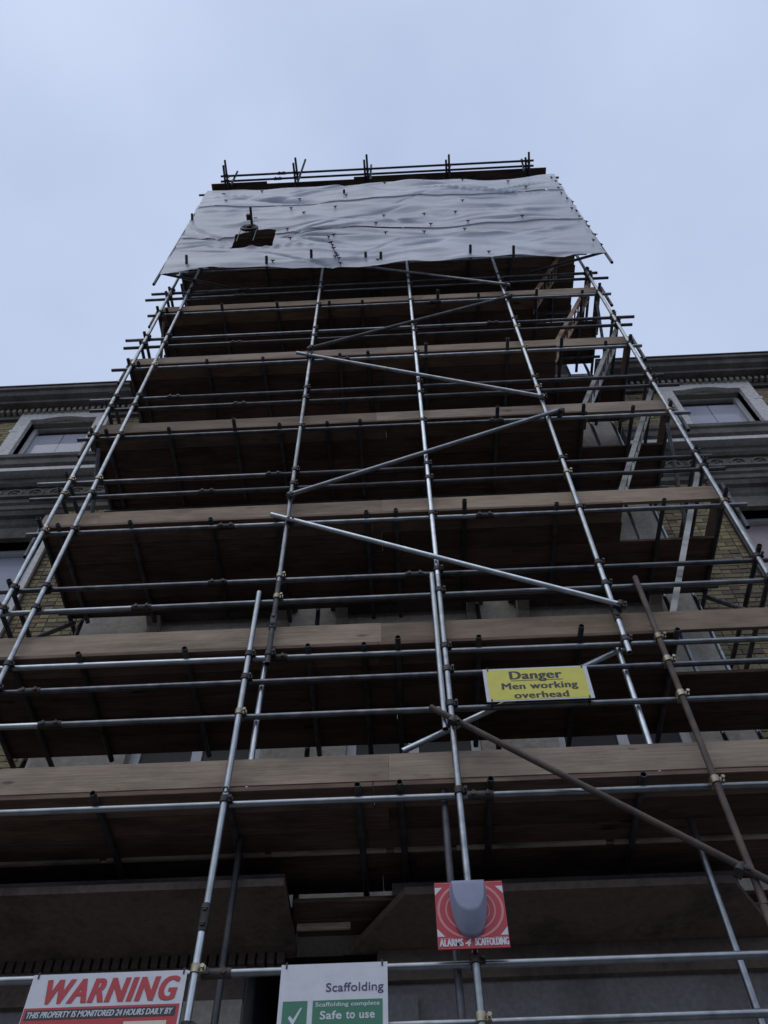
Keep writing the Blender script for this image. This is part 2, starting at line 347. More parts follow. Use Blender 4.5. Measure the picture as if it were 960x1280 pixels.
    for i in range(nu):
        for j in range(nv): bm.faces.new((vv[i][j], vv[(i+1) % nu][j], vv[(i+1) % nu][(j+1) % nv], vv[i][(j+1) % nv]))
    bmesh.ops.create_icosphere(bm, subdivisions=1, radius=.04)
    for f_ in bm.faces: f_.smooth = True
    bmesh.ops.recalc_face_normals(bm, faces=bm.faces); bm.to_mesh(rg); bm.free()
    for i in range(14): obj('ring_ornament', rg, M['stone_soot'], fr_, (s*(3.75+i*.30), D-.035, 5.115))
    # crowning cornice
    zc = px(70, 484, Y=D-.38).z
    c = MB(); c.prism_x([(D-.40, zc+.02), (D-.40, zc-.05), (D-.36, zc-.07), (D-.33, zc-.15), (D-.25, zc-.19), (D-.24, zc-.24), (D+.36, zc-.24), (D+.36, zc+.05)], xa, xb)
    co = part('cornice', c, M['stone_soot'])
    ld = MB(); ld.box(xa, xb, D-.41, D+.3, zc+.052, zc+.075); ld.build('lead_flashing', M['slate_and_shade'], co)
    c = MB(); q = xa+.02
    while q < xb-.05: c.box(q, q+.05, D-.13, D-.03, zc-.33, zc-.242); q += .10
    dn = c.build('dentil_course', M['stone'], co); dn['kind'] = 'stuff'
    c = MB(); c.box(xa, xb, D-.05, D+.2, zc-.44, zc-.332); c.build('bed_mould', M['stone_soot'], co)
# roof and party volume behind
mb = MB(); mb.box(-11.5, 11.5, D+2.2, D+9, -6.88, 8.0); mb.prism_x([(D+.37, 8.0), (D+4.5, 9.3), (D+9, 8.0)], -11.5, 11.5); part('roof', mb, M['slate_and_shade'])
# centre front: cream stone with three hooded windows
CW = [(-2.55, -1.25), (-.43, .87), (1.6, 2.9)]
mb = MB(); xs = [-3.5]+[v for c_ in CW for v in c_]+[3.5]
for i in range(0, len(xs)-1, 2): mb.box(xs[i], xs[i+1], D-.02, D+.36, -1.55, 2.0)
mb.box(-3.5, 3.5, D-.02, D+.36, 2.0, 8.2); [mb.box(c_[0], c_[1], D-.018, D+.35, -1.55, -1.1) for c_ in CW]
part('wall', mb, M['stone'])
for a, b_ in CW:
    xm = (a+b_)/2; c = MB()
    c.box(a-.22, b_+.22, D-.34, D-.022, 2.30, 2.40); c.box(a-.16, b_+.16, D-.28, D-.022, 2.22, 2.298)
    c.prism_y([(a-.2, 2.402)]+[(x, z) for x, z in arch_pts(a-.2, b_+.2, 2.402, .3)][1:-1]+[(b_+.2, 2.402)], D-.30, D-.025)
    win = part('window', c, M['stone_soot'])
    for q in (a-.15, b_+.02):
        c = MB(); c.prism_x([(D-.26, 2.215), (D-.24, 2.12), (D-.12, 2.06), (D-.08, 1.92), (D-.022, 1.9), (D-.022, 2.215)], q, q+.13); c.build('bracket', M['stone'], win)
    f = MB(); f.box(a, a+.09, D+.12, D+.2, -1.1, 2.0); f.box(b_-.09, b_, D+.12, D+.2, -1.1, 2.0); f.box(xm-.05, xm+.05, D+.12, D+.2, -1.1, 2.0)
    for z in (-1.1, -.3, .75, 1.9): f.box(a+.09, xm-.05, D+.125, D+.19, z, z+.06); f.box(xm+.05, b_-.09, D+.125, D+.19, z, z+.06)
    f.build('frame', M['frame'], win); g = MB(); g.box(a, b_, D+.15, D+.156, -1.1, 2.0); g.build('pane', M['glass_dark'], win)
# brick gable rising above the cornice behind the sheeted lifts
mb = MB(); mb.prism_y([(-3.2, 8.2), (3.15, 8.2), (3.15, 12.2), (-.02, 14.6), (-3.2, 12.2)], D+.0, D+.4); part('gable', mb, M['stone_soot'])
# ground storey wall and the two balcony slabs under the first lift
mb = MB(); mb.box(-3.5, -1.12, D, D+.36, -6.88, -1.551); mb.box(-.14, 3.5, D, D+.36, -6.88, -1.551); part('wall', mb, M['wall_low'])
mb = MB(); mb.box(-1.3, 0.0, D+2.0, D+2.1, -6.88, -1.2); mb.box(-1.3, -1.121, D+.361, D+2.0, -6.88, -1.2); mb.box(-.139, 0.0, D+.361, D+2.0, -6.88, -1.2); mb.box(-1.3, 0, D+.361, D+2.0, -1.2, -1.1); part('porch_recess', mb, M['slate_and_shade'])  # near-black colour paints the recess's deep shade
def slab(poly, z0, z1, name='balcony_slab', mt=M['stone_brown']):
    q = MB(); n = len(poly); q.add([(x, y, z0) for x, y in poly]+[(x, y, z1) for x, y in poly], [tuple(range(n-1, -1, -1)), tuple(range(n, 2*n))]+[(i, (i+1) % n, n+(i+1) % n, n+i) for i in range(n)])
    return part(name, q, mt)
SZ = -1.75
sl1 = slab([(-4.3, .575), (-.757, .575), (-.757, D-.001), (-4.3, D-.001)], SZ, -1.69)
sl2 = slab([(.10, .74), (2.46, .74), (2.95, D-.001), (-.36, D-.001)], SZ, -1.69)
dm = MB(); dm.box(-.026, .026, -.02, .06, -.085, 0); dme = dm.mesh('dentil')
for i in range(46):
    x = -4.2+i*.074
    if x < -.84: obj('dentil', dme, M['stone_brown'], sl1, (x, D-.062, SZ-.001))
mb = MB(); mb.box(-4.3, -1.125, D-.06, D-.002, SZ-.34, SZ-.088); part('string_course', mb, M['stone_brown'])
mb = MB(); mb.box(-.13, 2.95, D-.06, D-.002, SZ-.24, SZ-.003); part('string_course', mb, M['stone_brown'])
mb = MB(); mb.box(-1.55, -1.12, D-.10, D-.001, -6.88, SZ-.36); part('pilaster', mb, M['stone'])
mb = MB(); mb.box(-.14, .16, D-.09, D-.001, -6.88, SZ-.36); part('pilaster', mb, M['wall_low'])
mb = MB(); mb.box(-4.2, -.80, .85, D-.003, -1.689, -1.47); part('shade_filler', mb, M['stone_soot'])  # added dark block, hides the pale wall to stand in for shade
mb = MB(); mb.box(.0, 2.6, 1.02, D-.003, -1.689, -1.47); part('shade_filler', mb, M['stone_soot'])  # second added block darkening the gap over the right slab

# ------------------------------------------------------------------ scaffold
S = thing('scaffold', 'tall tube and board scaffold covering the front of the brick building', 'scaffold', (0, 0, PAVE))
RT = .0242
TC = {}
def tube_mesh(L):
    k = round(L, 3)
    if k not in TC:
        q = MB(); n = 14; h = k/2; ri = RT-.004
        ring = lambda r, z: [(r*math.cos(2*math.pi*i/n), r*math.sin(2*math.pi*i/n), z) for i in range(n)]
        q.add(ring(RT, -h)+ring(RT, h), [(i, (i+1) % n, n+(i+1) % n, n+i) for i in range(n)], True)
        for sg in (-1, 1):
            q.add(ring(RT, sg*h)+ring(ri, sg*h)+ring(ri, sg*(h-.08)), [(i, (i+1) % n, n+(i+1) % n, n+i)[::-sg] for i in range(n)]+[(n+i, n+(i+1) % n, 2*n+(i+1) % n, 2*n+i)[::-sg] for i in range(n)]+[tuple(range(2*n, 3*n))[::sg]])
        TC[k] = q.mesh('tube', False)
    return TC[k]
def tube(name, a, b_, mt='tube', parent=S):
    a = Vector(a); b_ = Vector(b_); d = b_-a
    return obj(name, tube_mesh(d.length), M[mt], parent, (a+b_)/2, Vector((0, 0, 1)).rotation_difference(d.normalized()))
# coupler: two half clamps at right angles with bolts; local z along the upright, local x along the ledger, ledger at +y
def coupler_mesh():
    q = MB(); o = RT+.009
    q.cyl((0, 0, -.026), (0, 0, .026), o, 12); q.cyl((-.026, .052, 0), (.026, .052, 0), o, 12); q.box(-.022, .022, .015, .037, -.024, .024)
    q.box(.026, .058, -.012, .014, -.018, .018); q.cyl((.045, -.045, 0), (.045, .03, 0), .0075, 6); q.cyl((.045, -.046, 0), (.045, -.032, 0), .014, 6)
    q.box(-.02, .02, .04, .066, .026, .058); q.cyl((0, .01, .046), (0, .1, .046), .0075, 6); q.cyl((0, .0, .046), (0, .014, .046), .014, 6)
    return q.mesh('coupler')
CM = coupler_mesh()
def coupler(x, y, z, mt=None, rz=0, tilt=0):
    rot = Quaternion((0, 0, 1), rz) @ Quaternion((0, 1, 0), tilt)
    if mt is None: mt = 'brassy' if random.random() < .12 else 'coupler'
    return obj('coupler', CM, M[mt], S, (x, y, z), rot)
q = MB(); q.cyl((-.09, 0, 0), (.09, 0, 0), RT+.007, 12); 
for dx in (-.05, .05): q.box(dx-.014, dx+.014, -.04, -.02, -.012, .012); q.cyl((dx, -.036, -.02), (dx, -.036, .02), .007, 6)
SLV = q.mesh('sleeve')
def sleeve(x, y, z, rot=None): obj('sleeve', SLV, M['coupler'], S, (x, y, z), rot)

LV = [-1.469, 0, 1.977, 3.977, 5.976, 8.0, 10.0]
RAILS = [(-.65, -.27), (.74, 1.05), (2.665, 2.958), (4.735, 5.025), (6.738, 7.027), (8.721, 8.989)]
TOP = px(480, 232, Y=-.3).z
YL = .027; YS = -.025
SX = dict(S0=-3.471, S1=-3.164, S2=-.963, S3=.508, S4=2.005, S5=3.471)
# front uprights
for k in ('S0', 'S1', 'S5'):
    for z0, z1 in ((PAVE+.01, -1.0), (-.995, 4.6), (4.605, 9.9), (9.905, TOP-.3)): tube('standard', (SX[k], YS, z0), (SX[k], YS, z1), 'tube' if k != 'S0' else 'tube')
for z0, z1, mt in ((PAVE+.01, -2.62, 'tube'), (-2.615, .95, 'tube'), (.955, 5.55, 'tube_new'), (5.555, TOP-.3, 'tube_new')): tube('standard', (SX['S3'], YS, z0), (SX['S3'], YS, z1), mt)
tube('standard', (SX['S3']-.055, YS+.0, -.9), (SX['S3']-.055, YS+.0, .98), 'tube_new')
for k, zb in (('S2', -.12), ('S4', -.16)):
    for z0, z1 in ((zb, .95), (.955, 5.2), (5.205, TOP-.3)): tube('standard', (SX[k], YS, z0), (SX[k], YS, z1), ('tube_dark' if z0 < 0 else 'tube') if k == 'S2' else 'tube_new')
    tube('standard', (SX[k]-.045, YL+.058, -1.30), (SX[k]-.045, YL+.058, .03), 'tube_new')
sleeve(SX['S2'], YS, .40, Quaternion((0, 1, 0), math.pi/2)); sleeve(SX['S4'], YS, .33, Quaternion((0, 1, 0), math.pi/2))
tube('standard', (-1.13, YS, -2.35), (-1.13, YS, .82), 'tube_new'); tube('standard', (-1.135, YS, PAVE+.01), (-1.135, YS, -2.355), 'tube_new'); sleeve(-1.132, YS, -2.35, Quaternion((0, 1, 0), math.pi/2))
tube('standard', (2.283, YS-.01, -2.40), (2.283, YS-.01, .80), 'tube_old'); tube('standard', (2.275, YS-.01, PAVE+.01), (2.275, YS-.01, -2.405), 'tube_old')
tube('standard', (.405, YL+.06, PAVE+.01), (.405, YL+.06, -1.22), 'tube_dark')
# uprights behind, on the pavement and on the balconies
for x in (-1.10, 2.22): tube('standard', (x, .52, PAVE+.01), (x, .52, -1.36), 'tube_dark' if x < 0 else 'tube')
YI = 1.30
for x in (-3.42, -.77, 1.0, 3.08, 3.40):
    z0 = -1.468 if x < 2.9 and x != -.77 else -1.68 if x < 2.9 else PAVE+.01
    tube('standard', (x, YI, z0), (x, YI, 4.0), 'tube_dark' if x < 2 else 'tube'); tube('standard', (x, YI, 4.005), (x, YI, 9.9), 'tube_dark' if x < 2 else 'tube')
for x, y in [(SX['S0'], YS), (SX['S1'], YS), (SX['S3'], YS), (SX['S5'], YS), (-1.135, YS), (2.275, YS-.01), (.405, YL+.06), (-1.10, .52), (2.22, .52), (3.08, YI), (3.40, YI)]:
    q = MB(); q.box(-.07, .07, -.07, .07, 0, .008); q.build('base_plate', M['coupler'], S, (x, y, PAVE+.001))
# ledgers and guard rails
def split_run(name, xa, xb, y, z, js, mts, dz=0):
    cuts = [xa]+js+[xb]
    for i in range(len(cuts)-1):
        t0 = (cuts[i]-xa)/(xb-xa); t1 = (cuts[i+1]-xa)/(xb-xa)
        tube(name, (cuts[i]+(.002 if i else 0), y, z+dz*(t0-.5)), (cuts[i+1], y, z+dz*(t1-.5)), mts[i % len(mts)])
    for j in js: sleeve(j, y, z+dz*((j-xa)/(xb-xa)-.5))
std_x = [SX[k] for k in ('S0', 'S1', 'S2', 'S3', 'S4', 'S5')]
rr = random.Random(3)
JL = {0: [.66], 1: [-.9], 2: [-1.6, 1.05], 3: [1.4], 4: [-.5], 5: [.9], 6: [0]}
for k, z in enumerate(LV):
    split_run('ledger', -3.66-rr.uniform(0, .12), 3.58+rr.uniform(0, .15), YL, z, JL[k], ['tube_new', 'tube'] if k < 2 else ['tube_rail', 'tube'], rr.uniform(-.02, .02))
    for x in std_x:
        if k == 0 and x in (SX['S2'], SX['S4']): continue
        coupler(x, YS, z)
    if k < 2: coupler(-1.13, YS, z, 'coupler'); coupler(2.283, YS-.01, z, 'brassy')
JR = [([-2.62], [-2.9]), ([-2.2], [-1.55, .3]), ([-1.9], [-1.2]), ([-1.8], [-2.7]), ([-2.1], [1.7]), ([-2.3], [-2.25])]
for k, (z1, z2) in enumerate(RAILS):
    for i, z in enumerate((z1, z2)):
        split_run('guard_rail', -3.68-rr.uniform(.02, .2), 3.62+rr.uniform(.02, .2), YL, z, JR[k][i], [['tube_new', 'tube'], ['tube_rail', 'tube_rail']][i] if k < 2 else ['tube_rail', 'tube_dark'], rr.uniform(-.03, .03))
        for x in std_x:
            if k == 0 and x in (SX['S2'], SX['S4']): continue
            coupler(x, YS, z)
        if k == 0: coupler(-1.13, YS, z, 'brassy' if i == 0 else 'coupler'); coupler(2.283, YS-.01, z, 'brassy')
split_run('ledger', -3.9, 3.9, YL, -2.67, [-1.02], ['tube_new']); split_run('ledger', -3.9, 3.9, YL, -3.0, [], ['tube'])
for x in (SX['S0'], SX['S1'], -1.132, SX['S3'], 2.275, SX['S5']): coupler(x, YS, -2.67, 'coupler' if x != -1.132 else 'brassy'); coupler(x, YS, -3.0, 'coupler' if x != SX['S3'] else 'brassy')
split_run('ledger', -3.9, 3.9, YL, -4.9, [.3], ['tube'])
# inner ledgers along the wall side
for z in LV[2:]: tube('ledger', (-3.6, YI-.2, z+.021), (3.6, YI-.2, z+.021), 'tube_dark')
# transoms with ends that stand out over the ledger
TR = [[120, 283, 447, 500, 615, 810], [20, 103, 233, 385, 455, 498, 600, 730, 855], [80, 167, 265, 345, 458, 495, 582, 700, 840], [140, 215, 295, 350, 409, 450, 530, 624, 735, 800],
      [180, 262, 330, 425, 460, 533, 637, 707, 765], [215, 281, 348, 412, 453, 548, 600, 675, 735], [232, 333, 389, 457, 476, 588, 642, 700]]
TL = {0: {}, 1: {730: .1, 498: .06}, 2: {582: .1}, 3: {295: .1, 624: .1, 735: .08}, 4: {533: .1, 637: .12, 707: .08}, 5: {281: .06, 348: .05, 548: .12, 675: .05}, 6: {}}
ypx = [993, 813, 647, 530, 444, 378, 328]
for k, z in enumerate(LV):
    for xp in TR[k]:
        x = px(xp, ypx[k], Y=0).x
        ext = TL[k].get(xp, rr.uniform(.0, .035)) + .03
        if k == 6: ext = .05
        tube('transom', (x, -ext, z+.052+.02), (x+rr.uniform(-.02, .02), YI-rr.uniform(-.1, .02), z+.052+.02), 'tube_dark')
# boards
BM = {}
def board(name, x0, x1, y0, z0, wd_=.225, th=.038, mt='deck', parent=S, axis='x'):
    L = round(abs(x1-x0), 2); key = (L, wd_, th, axis)
    if key not in BM:
        bm = bmesh.new(); bmesh.ops.create_cube(bm, size=1)
        for v in bm.verts:
            v.co.x *= L; v.co.y *= wd_; v.co.z *= th
        bmesh.ops.bevel(bm, geom=list(bm.edges), offset=.003, segments=1, affect='EDGES', profile=.5)
        me = bpy.data.meshes.new(name); bm.to_mesh(me); bm.free(); BM[key] = me
    return obj(name, BM[key], M[mt], parent, ((x0+x1)/2, y0+wd_/2, z0+th/2))
for k, z in enumerate(LV):
    zb = z+.052+.02+RT+.004
    nrow = 5
    for r_ in range(nrow):
        y = .012+r_*.2490 + (.03 if (k == 0 and r_ > 2) else 0)
        j = .02+rr.uniform(-.25, .25); xe = 3.52+rr.uniform(-.04, .04); xs_ = -3.56+rr.uniform(-.05, .05)
        if 1 <= k <= 5 and r_ < 2: xe = 2.50+rr.uniform(-.02, .03)
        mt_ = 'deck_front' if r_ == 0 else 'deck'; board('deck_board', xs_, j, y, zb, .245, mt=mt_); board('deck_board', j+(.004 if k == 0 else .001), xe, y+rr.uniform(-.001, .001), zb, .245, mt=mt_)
    if k == 0:
        board('deck_board', -3.4, .3, 1.345, zb-.1, .11); board('deck_board', .304, 3.4, 1.345, zb-.1, .11)
        for a, b_ in ((-3.3, -2.2), (-2.15, -.95), (-.9, -.03), (.03, .46), (.5, 1.62), (1.68, 2.2), (2.25, 3.2)): board('lit_edge_strip', a, b_, .725, zb-.022, .035, .028, 'lit_edge')  # pale strips stand in for light catching the rear boards' edges
        for r_ in range(2): board('deck_board', -.752, .2, 1.0+r_*.23, -1.62, .225, .038)
        pb = px(412, 1158, Z=-1.66); board('lit_edge_strip', -.74, -.33, pb.y, -1.675, .03, .05, 'lit_edge')  # painted light again, along the rearmost board edge
# toe boards on edge, butted end to end
TJ = [[.02], [-.02], [.0, -3.0], [-.05], [.1], [.7], []]
TM = {}
def toe(x0, x1, y, z0, h=.245, th=.036, mt='toe', axis='x'):
    key = (round(x1-x0, 2), h, axis)
    if key not in TM:
        bm = bmesh.new(); bmesh.ops.create_cube(bm, size=1)
        for v in bm.verts: v.co.x *= key[0]; v.co.y *= th; v.co.z *= h
        bmesh.ops.bevel(bm, geom=list(bm.edges), offset=.003, segments=1, affect='EDGES', profile=.5)
        me = bpy.data.meshes.new('toe_board'); bm.to_mesh(me); bm.free(); TM[key] = me
    if axis == 'x': return obj('toe_board', TM[key], M[mt], S, ((x0+x1)/2, y+th/2, z0+h/2))
    return obj('toe_board', TM[key], M[mt], S, (y, (x0+x1)/2, z0+h/2), Quaternion((0, 0, 1), math.pi/2))
for k, z in enumerate(LV[:6]):
    zt = z+.178; cuts = [-3.60+.1*(k > 4)]+sorted(TJ[k])+[3.46+.03*k]
    if k == 0: cuts[-1] = 3.9; cuts[0] = -4.0
    for i in range(len(cuts)-1): toe(cuts[i]+.002, cuts[i+1]-.002, YL+.03, zt+rr.uniform(-.006, .006))
    for sx in (-1, 1): toe(.12, 1.15, sx*(3.53 if k else 3.62), zt-.02, mt='deck', axis='y')
    for sx in (-3.52, 3.50):
        for zr in RAILS[k]: tube('guard_rail', (sx, -.06-rr.uniform(0, .05), zr+.055), (sx, YI+.15, zr+.055), 'tube_dark')
        tube('transom', (sx, -.08-rr.uniform(0, .06), z+.07), (sx, YI+.15, z+.07), 'tube_dark')
# end braces on the left and right returns
for k in range(6):
    z = LV[k]
    for sx in (-3.40, 3.42):
        sg = 1 if k % 2 else -1
        tube('brace', (sx, .6-sg*.52, z+.25), (sx, .6+sg*.52, z+1.85), 'tube_dark')
# short uprights that stick up at the corners
for k in (1, 2, 3, 4, 5): 
    tube('standard', (-3.62, .12, LV[k]-.25), (-3.62, .12, LV[k]+.45), 'tube_dark'); tube('standard', (3.63, .10, LV[k]-.3), (3.63, .10, LV[k]+.5), 'tube_dark')
# face braces
def brace(p, q_, Y, mt, ends=True, Y2=None):
    a = px(*p, Y=Y); b_ = px(*q_, Y=Y if Y2 is None else Y2); tube('brace', a, b_, mt)
    return a, b_
YB = YS-.055
a, b_ = brace((538, 884), (975, 1108), YB, 'tube_old')
brace((503, 939), (797, 802), YL+.11, 'tube_new')
brace((339, 643), (777, 756), YB, 'tube_new'); brace((360, 619), (701, 512), YB, 'tube'); brace((371, 441), (681, 496), YB, 'tube')
brace((384, 436), (642, 369), YB, 'tube_dark'); brace((428, 330), (637, 356), YB, 'tube')
for p, sk_ in (((566, 900), 'coupler'), ((775, 755), 'coupler'), ((362, 648), 'coupler'), ((700, 513), 'coupler'), ((362, 618), 'coupler'), ((386, 443), 'coupler'), ((678, 495), 'coupler'), ((388, 434), 'coupler'), ((636, 370), 'coupler'), ((630, 356), 'coupler'), ((925, 1085), 'coupler')):
    c_ = px(*p, Y=YB); coupler(c_.x, YB+.003, c_.z, sk_, 0, .6)
# ------------------------------------------------------------------ top deck above the sheeting
ZD = 15.15
yb0 = px(480, 233, Z=ZD).y; yb1 = px(480, 222.5, Z=ZD).y; YT = yb1
nb = 3
for r_ in range(6):
    y = yb1+r_*.2285
    cuts = [-3.70+.0*r_, -2.45 if r_ == 0 else -1.2, -.5 if r_ == 0 else .9, 3.8]
    for i in range(3): board('deck_board', cuts[i], cuts[i+1]-.003, y-(.05 if (r_ == 0 and i != 1) else 0), ZD+.004*(r_ % 2), mt='deck')
for i, (xb_, yb_, xt_, yt_) in enumerate(((285, 236, 281, 200), (374, 231, 369, 197), (461, 226, 458, 193), (563, 221, 561, 193), (665, 213, 661, 190))):
    zz = ZD-.035
    e = px(xt_, yt_, Z=zz); x = px(xb_, yb_, Z=zz).x
    tube('transom', (e.x, e.y, zz), (x, .6, zz), 'tube_dark'); tube('transom', (e.x-.06, e.y+.12, zz+.052), (x-.06, .6, zz+.052-.06), 'tube_dark')
    for yp in (216.5, 210): coupler(e.x, px(480, yp, Z=zz).y, zz+.005, 'coupler', math.pi/2)
for yp in (216.5, 210):
    p_ = px(480, yp, Z=ZD+.03); split_run('ledger', px(276, yp+8, Z=ZD+.03).x, px(667, yp-9, Z=ZD+.03).x, p_.y, ZD+.02, [-2.2 if yp > 212 else -2.1], ['tube_dark'], .04)
for xa_, ya_, xb_, yb_ in ((372, 228, 382, 199), (289, 231, 297, 214), (463, 224, 464, 206), (655, 214, 652, 199)):
    tube('brace', px(xa_, ya_, Z=ZD-.1), px(xb_, yb_, Z=ZD+.12), 'tube')
tube('ledger', (-4.0, yb0-.02, ZD-.06), (4.08, yb0-.02, ZD-.06), 'tube_dark')

# ------------------------------------------------------------------ white sheeting round the top lifts
YW = -.3
c00 = px(200, 349, Y=YW); c10 = px(758, 320, Y=YW); c01 = px(256, 242, Y=YW); c11 = px(693, 222, Y=YW)
XA, XB = (c00.x+c01.x)/2, (c10.x+c11.x)/2
ZB = px(480, 330, Y=YW).z; ZT = px(480, 231, Y=YW).z
T = thing('plastic_sheeting', 'white wrinkled polythene sheeting wrapped round the top lifts of the scaffold', 'sheeting', (0, YW, ZB))
h0 = px(300, 290, Y=YW); h1 = px(342, 290, Y=YW); h2 = px(283, 307, Y=YW); h3 = px(343, 306, Y=YW)
HX0, HX1, HZ0, HZ1 = (h0.x+h2.x)/2, (h1.x+h3.x)/2, (h2.z+h3.z)/2, (h0.z+h1.z)/2
creases = []
cr_ = random.Random(8)
for i in range(70):
    x = cr_.uniform(XA, XB); z = cr_.uniform(ZB, ZT); an = cr_.choice((cr_.gauss(0, .25), cr_.gauss(.4, .25), cr_.gauss(-.35, .25)))
    creases.append((x, z, math.cos(an), math.sin(an), cr_.uniform(.4, 1.9), cr_.choice((.016, .022, .05, .08)), cr_.uniform(-.055, .055)))
for an in (-.5, -.15, .25, .6, 2.7, 3.3, 3.6, 2.3):         # folds that pull away from the hoist opening
    creases.append((HX1+.9*math.cos(an) if an < 1 else HX0+.9*math.cos(an), (HZ0+HZ1)/2+.7*math.sin(an), math.cos(an), math.sin(an), .8, .04, .07))
def sheet_off(x, z):
    p = Vector((x*.55, 3.1, z*.8)); y = .10*noise.noise(p)+.05*noise.noise(p*2.7)
    y += .02*noise.noise(Vector((x*1.3, 9, z*5)))
    for cx, cz, ux, uz, L, wd_, am in creases:
        dx, dz = x-cx, z-cz; u = dx*ux+dz*uz
        if abs(u) < L:
            v = -dx*uz+dz*ux
            if abs(v) < 5*wd_: y += am*math.exp(-(v/wd_)**2)*(1-(u/L)**2)
    return y
def axis_pts(a, b_, step, extra):
    n = int((b_-a)/step); pts = [a+(b_-a)*i/n for i in range(n+1)]
    for e in extra:
        if a < e < b_:
            i = min(range(len(pts)), key=lambda i: abs(pts[i]-e)); pts[i] = e
    return pts
bands = [(ZB, ZB+2.05, 0), (ZB+1.98, ZB+4.0, -.025), (ZB+3.93, ZT+.05, -.05)]
for bi, (z0, z1, yo) in enumerate(bands):
    xsP = axis_pts(XA, XB, .035, (HX0, HX1)); zsP = axis_pts(z0, z1, .04, (HZ0, HZ1)); nx, nz = len(xsP), len(zsP)
    V = []; FA = []
    for j, z in enumerate(zsP):
        for i, x in enumerate(xsP):
            u = (x-XA)/(XB-XA); v = (z-z0)/(z1-z0)
            zz = z
            if bi == 0 and j < 10: zz += (1-j/10)*(.05*math.sin(u*9.5)+.05*abs(math.sin(u*21))+.10*max(0, 1-abs(u-.41)/.06)+.03*noise.noise(Vector((x*1.5, 0, 1))))
            if bi == 0: zz += 0
            if bi == 2 and j > nz-10: zz += (j-nz+10)/10*(.05*noise.noise(Vector((x*1.3, 5, 1)))+.025*math.sin(x*4.1))
            if bi < 2 and j > nz-5: zz += .03*noise.noise(Vector((x*.8, 2, bi)))
            y = YW+yo+sheet_off(x, z)*min(1, 6*u+.25, 6*(1-u)+.25)
            if bi == 0: y -= .0
            xx = x
            if i == 0: xx -= .035*noise.noise(Vector((1, z*3, 4)))+.02*math.sin(z*6)
            if i == nx-1: xx += .05*noise.noise(Vector((7, z*3, 4)))+.03*abs(math.sin(z*5))
            V.append((xx, y, zz))
    for j in range(nz-1):
        for i in range(nx-1):
            xc = (xsP[i]+xsP[i+1])/2; zc_ = (zsP[j]+zsP[j+1])/2
            if HX0 < xc < HX1 and HZ0 < zc_ < HZ1: continue
            k = j*nx+i; FA.append((k, k+1, k+nx+1, k+nx))
    me = bpy.data.meshes.new('sheet_panel'); me.from_pydata(V, [], FA); me.polygons.foreach_set('use_smooth', [True]*len(FA)); obj('sheet_panel', me, M['sheet'], T)
# returns of the sheeting at both ends
for s, XE in ((-1, XA), (1, XB)):
    V = []; FA = []; nu, nz = 26, 70
    for j in range(nz+1):
        for i in range(nu+1):
            u = i/nu; v = j/nz; y = YW+u*1.5; zlow = ZB+.1+u*4.2
            z = zlow+(ZT-zlow)*v; x = XE-s*(.36*min(1, u*3)**.7)*(1-.55*v)+.05*noise.noise(Vector((u*4, z*1.4, s)))
            V.append((x, y, z))
    for j in range(nz):
        for i in range(nu): k = j*(nu+1)+i; FA.append((k, k+1, k+nu+2, k+nu+1))
    me = bpy.data.meshes.new('side_sheet'); me.from_pydata(V, [], FA); me.polygons.foreach_set('use_smooth', [True]*len(FA)); obj('side_sheet', me, M['sheet'], T)
    tube('standard', (XE+s*.03, YW+.04, ZB-.35), (XE+s*.03, YW+.04, ZT+.1), 'tube_dark')
for z in (ZB+.35, (ZB+ZT)/2, ZT-.3):
    for s, XE in ((-1, XA), (1, XB)): tube('transom', (XE+s*.06, YW+.09, z), (s*2.6, .09, z), 'tube_dark')
for xp, ya_, yb_ in ((233, 334, 319), (333, 334, 320), (389, 327, 312), (457, 322, 315), (476, 322, 315), (588, 320, 306), (642, 321, 307), (240, 277, 267), (430, 246, 237)):
    p_ = px(xp, ya_, Y=YW+.02); e = px(xp, yb_, Z=p_.z); tube('transom', e, (p_.x, YW+.06, p_.z), 'tube_dark')
# toggles that fix the sheet
q = MB(); q.cyl((-.036, 0, 0), (.036, 0, 0), .009, 8); q.cyl((0, .0, 0), (0, .03, 0), .012, 8); TGM = q.mesh('toggle')
tg = random.Random(4)
for row, zf in enumerate((.06, .3, .42, .56, .68, .82, .965)):
    n = 9 if row % 2 else 8
    for i in range(n):
        if tg.random() < .35: continue
        x = XA+.25+(XB-XA-.5)*(i+.5*(row % 2)+tg.uniform(-.16, .16))/n; z = ZB+(ZT-ZB)*zf+tg.uniform(-.1, .1)
        if HX0-.2 < x < HX1+.2 and HZ0-.2 < z < HZ1+.5: continue
        obj('toggle', TGM, M['black'], T, (x, YW-.03-.025*((z > ZB+2)+(z > ZB+3.95))+sheet_off(x, z), z), Quaternion((0, 1, 0), tg.uniform(-.25, .25)))
for i in range(10):                                           # laced seam beside the hoist opening
    c_ = px(411+1.6*i, 300+3.1*i, Y=YW); obj('toggle', TGM, M['black'], T, (c_.x, YW-.035+sheet_off(c_.x, c_.z), c_.z), Quaternion((0, 1, 0), tg.uniform(-.4, .9)))
for i in range(15):                                           # lashings along the right-hand edge
    z = ZB+.3+(ZT-ZB-.5)*i/14+tg.uniform(-.1, .1); obj('toggle', TGM, M['black'], T, (XB+tg.uniform(-.09, .02), YW-.06, z), Quaternion((0, 1, 0), tg.uniform(.6, 1.3)))
# dark boarding inside the hoist opening and a few white clips
for i in range(5): board('deck_board', HX0-.8, HX1+.8, -.12+.2285*i, HZ1+.22, .225, .038)
toe(HX0-.6, HX1+.6, .12, HZ1-.05, mt='deck')
